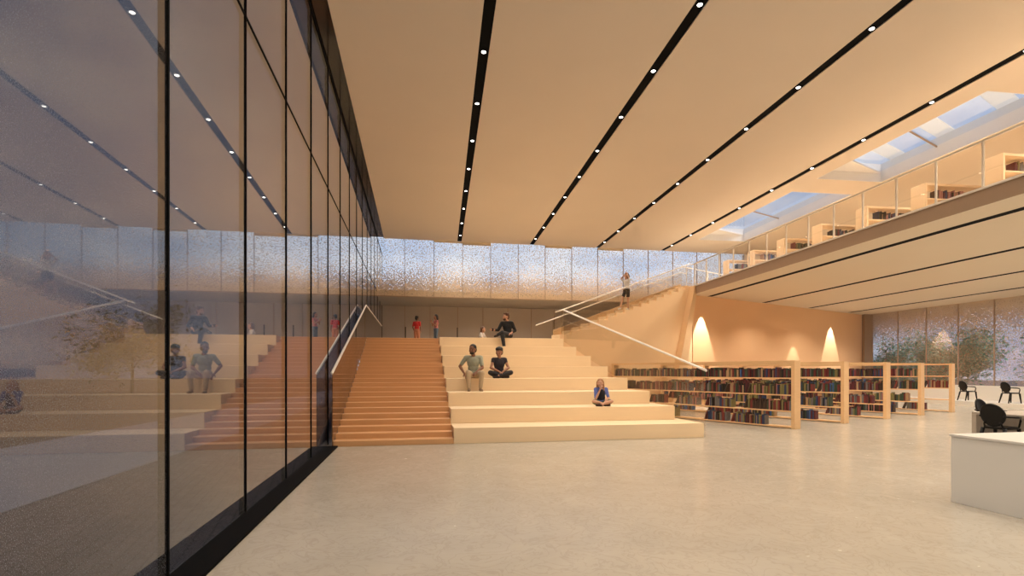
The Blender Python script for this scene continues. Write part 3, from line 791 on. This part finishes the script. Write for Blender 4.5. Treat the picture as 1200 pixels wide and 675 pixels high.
# ================================================================= TREES OUTSIDE
def tree(name, label, loc, h, w_, mat, nleaf, seed, group, flat=0.55, leaf=0.30):
    r = random.Random(seed); t = thing(name, label, 'tree', loc, 0, group)
    bm = BM(); tips = []
    tube(bm, [(0, 0, 0), (0.05, 0.02, h * .25), (0.0, 0.05, h * .5)], [.14, .11, .08], 8)
    for k in range(14):
        a = k * 2.4 + r.uniform(-.3, .3); rr = w_ * .5 * r.uniform(.55, 1.0); zt = h * r.uniform(.35, .95)
        z0 = h * r.uniform(.18, .45); tip = Vector((math.cos(a) * rr, math.sin(a) * rr, zt))
        tube(bm, [(0, 0, z0), tip * .5 + Vector((0, 0, z0 * .4)), tip], [.05, .03, .012], 6)
        tips += [tip, tip * .75 + Vector((0, 0, z0 * .2)), tip * .5 + Vector((0, 0, z0 * .4 + .1))]
    obj('trunk', bm, M['bark'], t, smooth=True)
    bm = BM()
    for i in range(nleaf):
        c = tips[i % len(tips)]
        p_ = c + Vector((r.gauss(0, .16 * w_ / 2), r.gauss(0, .16 * w_ / 2), r.gauss(0, .10 * h)))
        d = Vector((r.uniform(-1, 1), r.uniform(-1, 1), r.uniform(-.5, .2))).normalized(); s = d.cross(Vector((0, 0, 1))).normalized()
        s = (s + Vector((0, 0, r.uniform(-.4, .4)))).normalized(); ll = leaf * r.uniform(.6, 1.3)
        vs = [bm.verts.new(q) for q in (p_, p_ + d * ll * .5 + s * ll * .22, p_ + d * ll, p_ + d * ll * .5 - s * ll * .22)]
        bm.faces.new(vs)
    obj('foliage', bm, mat, t)
tree('tree', 'broad teal green tree outside the right windows, centre of the view', (32.0, 26.6, -0.3), 4.4, 5.6, M['leaf_teal'], 11000, 3, 'trees outside the right windows')
tree('tree', 'smaller green tree outside, seen above the fourth bookcase', (33.0, 31.8, -0.3), 3.9, 3.6, M['leaf_teal'], 6500, 5, 'trees outside the right windows')
tree('tree', 'green tree outside cut by the right edge of the picture', (33.0, 21.0, -0.3), 4.2, 4.0, M['leaf_teal'], 6500, 8, 'trees outside the right windows')
tree('tree', 'olive tree beyond the sidewalk at the far left', (-30.0, 28.0, -0.3), 8.0, 8.0, M['leaf_olive'], 4200, 13, 'trees beyond the sidewalk', leaf=0.5)
tree('tree', 'olive tree beyond the sidewalk behind the second pane', (-24.0, 50.0, -0.3), 8.0, 8.0, M['leaf_olive'], 4200, 17, 'trees beyond the sidewalk', leaf=0.5)

# ================================================================= PEOPLE
def ell(bm, c, rad, rot=None, sub=2):
    mt = Matrix.Translation(Vector(c)) @ (rot.to_4x4() if rot else Matrix()) @ Matrix.Diagonal((*rad, 1))
    bmesh.ops.create_icosphere(bm, subdivisions=sub, radius=1.0, matrix=mt)
def cap(bm, a, ra, b_, rb_, sub=2):
    a = Vector(a); b_ = Vector(b_); d = b_ - a; L_ = d.length
    ell(bm, a, (ra,) * 3, sub=sub); ell(bm, b_, (rb_,) * 3, sub=sub)
    if L_ > 1e-4:
        q = d.to_track_quat('Z', 'Y').to_matrix().to_4x4()
        bmesh.ops.create_cone(bm, cap_ends=True, segments=14, radius1=ra, radius2=rb_, depth=L_, matrix=Matrix.Translation((a + b_) / 2) @ q)
def fused(name, bm, mat, parent, voxel=0.012, sm=3):
    o = obj(name + '_raw', bm, mat)
    md = o.modifiers.new('r', 'REMESH'); md.mode = 'VOXEL'; md.voxel_size = voxel; md.use_smooth_shade = True
    if sm: ms = o.modifiers.new('s', 'SMOOTH'); ms.factor = 0.5; ms.iterations = sm
    dg = bpy.context.evaluated_depsgraph_get(); dg.update()
    me = bpy.data.meshes.new_from_object(o.evaluated_get(dg)); me.name = name
    bpy.data.objects.remove(o)
    if not me.materials: me.materials.append(mat)
    for p_ in me.polygons: p_.use_smooth = True
    return link(bpy.data.objects.new(name, me), parent)
def basis(up, fwd):
    z = Vector(up).normalized(); y = -Vector(fwd); y = (y - z * y.dot(z)).normalized(); x = y.cross(z)
    return Matrix((x, y, z)).transposed()
def hand(bm, wr, el, palm_n, side, k=1.0, curl=35):
    """palm, four fingers and a thumb; palm_n is the way the palm faces"""
    wr = Vector(wr); f = (wr - Vector(el)).normalized(); pn = Vector(palm_n); pn = (pn - f * pn.dot(f)).normalized()
    s = f.cross(pn) * side
    pc = wr + f * 0.05 * k
    ell(bm, pc, (0.038 * k, 0.014 * k, 0.050 * k), Matrix((s, pn, f)).transposed(), 2)
    cap(bm, wr, .024 * k, wr + f * .03 * k, .022 * k, 1)
    for i, (o_, L_) in enumerate(((-.028, .062), (-.010, .074), (.010, .070), (.027, .054))):
        p_ = wr + f * .088 * k + s * o_ * k; d = f; L3 = L_ * k / 2.4
        for q in range(3):
            an = R(curl * (.5 + q * .45)); d2 = (f * math.cos(an) + pn * math.sin(an)); n2_ = p_ + d2 * L3
            cap(bm, p_, (.0092 - q * .0008) * k, n2_, (.0085 - q * .0008) * k, 1); p_ = n2_
    t0 = wr + f * .03 * k - s * .028 * k; t1 = t0 + (f * .6 - s * .6 + pn * .4).normalized() * .035 * k; t2 = t1 + (f * .85 - s * .15 + pn * .5).normalized() * .032 * k
    cap(bm, t0, .013 * k, t1, .011 * k, 1); cap(bm, t1, .0105 * k, t2, .009 * k, 1)
def person(label, loc, rotz, J, skin, shirt, pants, hair, shoes, sleeve=.75, pant_to=0.95, hair_kind='short', hr=1.0, scale=1.07, cat='person', head_turn=0, head_tilt=0, female=False, vest=None, extra=None, beard=False):
    root = thing('person', label, cat, loc, rotz); root.scale = (scale,) * 3
    V = {k: Vector(v) for k, v in J.items()}
    pel, che, nek, hed = V['pelvis'], V['chest'], V['neck'], V['head']
    k = .9 if female else 1.0
    up = (che - pel).normalized(); acr = (V['Lsh'] - V['Rsh']); fw = acr.cross(up) * -1
    if 'fwd' in V: fw = V['fwd']
    rt = basis(up, fw)
    def torso(bm, e=0.0):
        if e: ell(bm, pel + up * .06, (.158 + e, .108 + e, .075), rt)
        else: ell(bm, pel, (.165 * (1.04 if female else 1), .115, .11), rt)
        ell(bm, pel.lerp(che, .5), (.135 * k + e, .10 * k + e, .17 + e), rt)
        ell(bm, che, (.165 * k + e, .112 * k + e, .17 + e), rt)
        if female: ell(bm, che - rt.col[1] * .07 + rt.col[0] * .06, (.06 + e, .05 + e, .06 + e), rt); ell(bm, che - rt.col[1] * .07 - rt.col[0] * .06, (.06 + e, .05 + e, .06 + e), rt)
        cap(bm, V['Lsh'], .055 * k + e, V['Rsh'], .055 * k + e)
        cap(bm, che, .09 + e, nek if e == 0 else che.lerp(nek, .72), (.055 if e == 0 else .062) * k)
    bm = BM(); torso(bm)
    cap(bm, nek, .05 * k, hed + Vector((0, 0, -.05)), .05 * k)
    hrot = Matrix.Rotation(R(head_turn), 3, 'Z') @ Matrix.Rotation(R(head_tilt), 3, 'X')
    HS = 1.13
    hed = hed - Vector((0, 0, .012))
    def H(p_): return hed + hrot @ (Vector(p_) * HS)
    def hell(bm_, c, rad, sub=2): ell(bm_, H(c), tuple(q * HS for q in rad), hrot, sub)
    hell(bm, (0, .012, .03), (.076, .092, .095), 3); hell(bm, (0, -.022, -.045), (.056, .062, .068), 3)
    hell(bm, (0, -.055, -.088), (.026, .022, .02))
    cap(bm, H((0, -.078, .015)), .010, H((0, -.102, -.022)), .015, 1)
    hell(bm, (0, -.082, -.055), (.026, .012, .010))
    for s in (-1, 1):
        hell(bm, (s * .03, -.080, .032), (.022, .012, .008)); hell(bm, (s * .078, .005, -.008), (.010, .018, .030))
        hell(bm, (s * .04, -.062, -.025), (.024, .02, .022))
    for s, nm in ((-1, 'R'), (1, 'L')):
        sh, el, wr = V[nm + 'sh'], V[nm + 'el'], V[nm + 'wr']
        cap(bm, sh, .052 * k, el, .038 * k); cap(bm, el, .040 * k, el.lerp(wr, .35), .040 * k); cap(bm, el.lerp(wr, .35), .040 * k, wr, .025 * k)
        hand(bm, wr, el, V.get(nm + 'palm', Vector((0, 0, -1))), 1 if nm == 'R' else -1, k)
        hp, kn, an, to = V[nm + 'hip'], V[nm + 'kn'], V[nm + 'an'], V[nm + 'to']
        cap(bm, hp, .088 * k, kn, .055 * k); cap(bm, kn, .054 * k, kn.lerp(an, .35), .056 * k); cap(bm, kn.lerp(an, .35), .056 * k, an, .036 * k)
        cap(bm, an + Vector((0, 0, -.02)), .034, to, .028)
    fused('body', bm, skin, root, 0.0065, 2)
    # eyes
    # shirt
    bm = BM(); torso(bm, .012)
    for nm in ('R', 'L'):
        sh, el, wr = V[nm + 'sh'], V[nm + 'el'], V[nm + 'wr']
        if sleeve <= 1: cap(bm, sh, .062 * k, sh.lerp(el, sleeve), .052 * k)
        else: cap(bm, sh, .066 * k, el, .052 * k); cap(bm, el, .052 * k, el.lerp(wr, sleeve - 1), .038 * k)
    o = fused('shirt', bm, shirt, root, 0.011, 3)
    if vest:
        bm = BM(); ell(bm, pel.lerp(che, .5), (.155 * k, .122, .19), rt); ell(bm, che, (.16 * k, .135, .15), rt); fused('vest', bm, vest, root, .011, 3)
    bm = BM()
    ell(bm, pel, (.186, .134, .118), rt)
    for nm in ('R', 'L'):
        hp, kn, an = V[nm + 'hip'], V[nm + 'kn'], V[nm + 'an']
        if pant_to > .5:
            cap(bm, hp, .102 * k, kn, .072 * k); cap(bm, kn, .072 * k, kn.lerp(an, (pant_to - .5) * 2), .053 * k)
        else: cap(bm, hp, .102 * k, hp.lerp(kn, pant_to * 2), .085 * k)
    fused('trousers' if pant_to > .5 else 'shorts', bm, pants, root, .011, 3)
    for nm in ('R', 'L'):
        an, to = V[nm + 'an'], V[nm + 'to']; bm = BM()
        if shoes is None: break
        cap(bm, an + Vector((0, 0, -.03)), .042, an.lerp(to, .5) + Vector((0, 0, -.012)), .040); cap(bm, an.lerp(to, .5) + Vector((0, 0, -.012)), .040, to, .036)
        fused('shoe', bm, shoes, root, .009, 2)
    bm = BM()
    hell(bm, (0, .026, .052), (.084 * hr, .095 * hr, .088 * hr), 3)
    hell(bm, (0, .055, .0), (.078, .062, .08), 3)
    for s in (-1, 1): hell(bm, (s * .031, -.090, .034), (.018, .006, .005), 1)
    if beard: hell(bm, (0, -.045, -.072), (.056, .048, .042)); hell(bm, (0, -.088, -.038), (.024, .010, .007), 1)
    if hair_kind == 'curly':
        r = random.Random(4)
        for q in range(26):
            a = r.uniform(0, 2 * PI); z = r.uniform(.04, .12); ell(bm, H((.062 * math.cos(a), .02 + .072 * math.sin(a), z)), (.028,) * 3)
    if hair_kind in ('long', 'verylong'):
        L_ = .26 if hair_kind == 'long' else .36
        for a in range(-4, 5):
            an = a * .42; x = .075 * math.sin(an); y = .03 + .06 * math.cos(an)
            cap(bm, H((x, y, .05)), .030, H((x * 1.15, y + .015, -.08)), .032, 1); p1 = H((x * 1.15, y + .015, -.08)); p2 = Vector((p1.x, p1.y + .02, hed.z - L_ + abs(a) * .012)); cap(bm, p1, .032, p2, .022, 1)
    if hair_kind == 'cap':
        hell(bm, (0, .01, .075), (.090, .103, .062), 3); cap(bm, H((0, .09, .03)), .05, H((0, .15, .015)), .028)
    if hair_kind == 'bun': hell(bm, (0, .10, .06), (.05, .05, .05))
    fused('hair', bm, hair, root, .008, 2)
    if extra: extra(root, V, H)
    return root
def cloth(name, c): return pbr(name, c, .85, var=.12, scale=9, bump=.15)
SK1 = pbr('brown skin', (0.25, 0.11, 0.06), .5, var=.05); SK2 = pbr('light skin', (0.60, 0.33, 0.22), .5, var=.05); SK3 = pbr('tanned skin', (0.42, 0.20, 0.12), .5, var=.05)
HB = pbr('black hair', (0.012, 0.009, 0.008), .6, var=.3, scale=30); HBR = pbr('brown hair', (0.10, 0.035, 0.015), .55, var=.3, scale=30); HBL = pbr('blond hair', (0.42, 0.20, 0.08), .55, var=.3, scale=30)

def tier_pt(k, px, y):   # world x on tier k at world y that shows at picture x
    r = (px - 600) / F_PX; c, s = math.cos(R(YAW)), math.sin(R(YAW))
    return (y * (r * c + s)) / (c - r * s)
# 1 seated man on tier 4, feet on tier 3
J1 = dict(pelvis=(0, .10, .10), chest=(0, .07, .43), neck=(0, .04, .60), head=(-.02, .01, .76), Lsh=(.19, .07, .54), Rsh=(-.19, .06, .54),
          Lel=(.235, -.04, .28), Lwr=(.08, -.20, .17), Rel=(-.35, .08, .32), Rwr=(-.24, -.03, .13), Lpalm=(-.3, .3, -1), Rpalm=(.2, .3, -1),
          Lhip=(.09, .04, .09), Rhip=(-.09, .04, .09), Lkn=(.20, -.33, .14), Rkn=(-.15, -.33, .15), Lan=(.17, -.28, -.265), Ran=(-.12, -.30, -.265), Lto=(.20, -.42, -.31), Rto=(-.13, -.45, -.31))
person('seated man in grey-green polo and beige trousers, feet on the tier below', (tier_pt(4, 555, 14.5), 14.55, 4 * TH), R(-4), J1, SK1, cloth('grey green polo', (0.38, 0.39, 0.30)), cloth('beige trousers', (0.55, 0.42, 0.28)), HB, cloth('tan shoes', (.3, .2, .12)), head_turn=-28, head_tilt=4, hair_kind='short', hr=.98, beard=True)
# 2 cross-legged woman
JX = dict(pelvis=(0, .06, .10), chest=(0, .02, .40), neck=(0, -.01, .56), head=(-.01, -.04, .71), Lsh=(.16, .02, .50), Rsh=(-.16, .02, .50),
          Lel=(.24, -.08, .28), Lwr=(.06, -.22, .17), Rel=(-.24, -.08, .28), Rwr=(-.03, -.24, .17), Lpalm=(-.2, 0, -1), Rpalm=(.2, 0, -1),
          Lhip=(.09, .02, .09), Rhip=(-.09, .02, .09), Lkn=(.28, -.22, .15), Rkn=(-.28, -.22, .15), Lan=(-.06, -.30, .065), Ran=(.08, -.22, .06), Lto=(-.19, -.28, .035), Rto=(.21, -.22, .035))
person('cross-legged woman in dark top and trousers with dark cap, beside the polo man', (tier_pt(4, 585, 14.9), 14.88, 4 * TH), R(0), JX, SK3, cloth('charcoal top', (0.035, 0.03, 0.04)), cloth('charcoal trousers', (0.03, 0.027, 0.03)), HB, cloth('dark shoes', (.03, .02, .02)), sleeve=.35, female=True, hair_kind='cap', head_turn=-30, head_tilt=3)
# 3 man in black, one leg hanging over the top tier
J3 = dict(pelvis=(0.02, .06, .10), chest=(.0, .10, .42), neck=(-.01, .09, .59), head=(-.05, .06, .74), Lsh=(.15, .10, .53), Rsh=(-.18, .02, .52),
          Lel=(.27, .12, .27), Lwr=(.16, -.08, .18), Rel=(-.29, -.06, .28), Rwr=(-.42, -.24, .26), Lpalm=(-.3, 0, -1), Rpalm=(0, .3, .6),
          Lhip=(.10, .02, .09), Rhip=(-.08, .0, .09), Lkn=(-.10, -.37, .17), Rkn=(-.10, -.36, .06), Lan=(-.26, -.36, .10), Ran=(-.04, -.33, -.36), Lto=(-.35, -.42, .04), Rto=(-.06, -.44, -.41))
M['cup'] = pbr('dark cup', (0.05, 0.03, 0.03), .4)
person('bearded man in black sitting on the top tier, one leg hanging, arm out', (tier_pt(8, 594, 18.7), 18.68, 8 * TH), R(-18), J3, SK2, cloth('black shirt', (0.012, 0.012, 0.013)), cloth('dark jeans', (0.03, 0.03, 0.035)), HBR, cloth('black boots', (.02, .015, .015)), sleeve=1.7, hair_kind='curly', head_turn=-45, hr=1.0, beard=True)
bm = BM(); tube(bm, [(0, 0, 0), (0, 0, .10)], [.028, .038], 12)
tag(obj('cup', bm, M['cup'], loc=(tier_pt(8, 594, 18.7) - .55, 18.68 - .19, 8 * TH + .235)), 'small dark cup held out by the man in black', 'cup')
# 4 girl with blond hair
J4 = dict(JX); J4.update(Rel=(-.20, -.20, .22), Rwr=(-.07, -.20, .50), Rpalm=(.3, .3, .1), head=(-.04, -.07, .69), Lel=(.20, -.12, .25), Lwr=(.05, -.26, .12))
person('girl with long blond hair in blue shirt and dark vest, chin on hand', (tier_pt(2, 704, 12.9), 12.88, 2 * TH), R(-8), J4, SK2, cloth('blue shirt', (0.12, 0.17, 0.48)), cloth('green shorts', (0.06, 0.12, 0.06)), HBL, cloth('dark sandals', (.06, .03, .02)), sleeve=.9, pant_to=.38, female=True, hair_kind='verylong', head_turn=-20, scale=.86, vest=cloth('dark vest', (0.03, 0.03, 0.04)))
# standing figures
JS = dict(pelvis=(0, 0, .95), chest=(0, 0, 1.27), neck=(0, .0, 1.46), head=(0, -.02, 1.61), Lsh=(.18, 0, 1.38), Rsh=(-.18, 0, 1.38),
          Lel=(.24, .03, 1.12), Lwr=(.20, -.08, .90), Rel=(-.24, .03, 1.12), Rwr=(-.20, -.08, .90), Lpalm=(-1, 0, 0), Rpalm=(1, 0, 0),
          Lhip=(.09, 0, .90), Rhip=(-.09, 0, .90), Lkn=(.10, -.02, .49), Rkn=(-.10, -.02, .49), Lan=(.10, .02, .09), Ran=(-.10, .02, .09), Lto=(.12, -.12, .035), Rto=(-.12, -.12, .035))
person('person with short black hair in red top and tan trousers on the landing', (tier_pt(8, 488.5, 26.2), 26.2, ZL), R(150), JS, SK1, cloth('red top', (0.55, 0.03, 0.03)), cloth('tan trousers', (0.55, 0.22, 0.13)), HB, cloth('brown shoes', (.1, .05, .03)), scale=.88, hair_kind='curly')
J6 = dict(JS); J6.update(Rel=(-.22, -.10, 1.14), Rwr=(-.06, -.22, 1.34), Lel=(.20, -.12, 1.14), Lwr=(.02, -.24, 1.28), Lpalm=(0, -.5, .5), Rpalm=(0, -.5, .5))
person('woman with long dark hair, pink patterned top and jeans on the landing', (tier_pt(8, 511, 26.3), 26.3, ZL), R(-70), J6, SK3, cloth('pink patterned top', (0.50, 0.18, 0.18)), cloth('blue jeans', (0.12, 0.17, 0.24)), HB, cloth('dark boots', (.03, .03, .03)), scale=.94, hair_kind='long', female=True, sleeve=.4)
J7 = dict(JX)
person('seated person with long brown hair and white top behind the top tier', (tier_pt(8, 565.5, 23.2), 23.2, ZL), R(60), J7, SK2, cloth('white top', (0.65, 0.6, 0.58)), cloth('grey trousers', (0.2, 0.2, 0.22)), HBR, cloth('grey shoes', (.2, .2, .2)), hair_kind='verylong', female=True, scale=.95)
J8 = dict(JS); J8.update(Rel=(-.25, -.10, 1.50), Rwr=(-.08, -.05, 1.66), Lel=(.24, -.12, 1.50), Lwr=(.09, -.06, 1.70), Lkn=(.09, -.20, .52), Lan=(.08, -.22, .11), Lto=(.08, -.36, .05),
                        Rkn=(-.09, .02, .50), Ran=(-.09, .30, .20), Rto=(-.09, .20, .11), Lpalm=(-1, 0, 0), Rpalm=(1, 0, 0), head=(0, -.02, 1.62))
J8.update(Lkn=(.09, .0, .49), Lan=(.08, .02, .10), Lto=(.08, -.12, .035), Rkn=(-.09, -.20, .52), Ran=(-.09, -.30, .13), Rto=(-.09, -.42, .06))
pw = S0 + SU * (run * 7.9) + SV * 0.32
person('walker in white T-shirt and black shorts with raised arms on the upper stair', (pw.x, pw.y, ZL + rise * 8), R(-68), J8, SK2, cloth('white shirt', (0.75, 0.72, 0.7)), cloth('black shorts', (0.015, 0.012, 0.012)), HBR, cloth('white sneakers', (.75, .72, .7)), hair_kind='long', female=True, pant_to=.30, sleeve=.6, scale=.90)
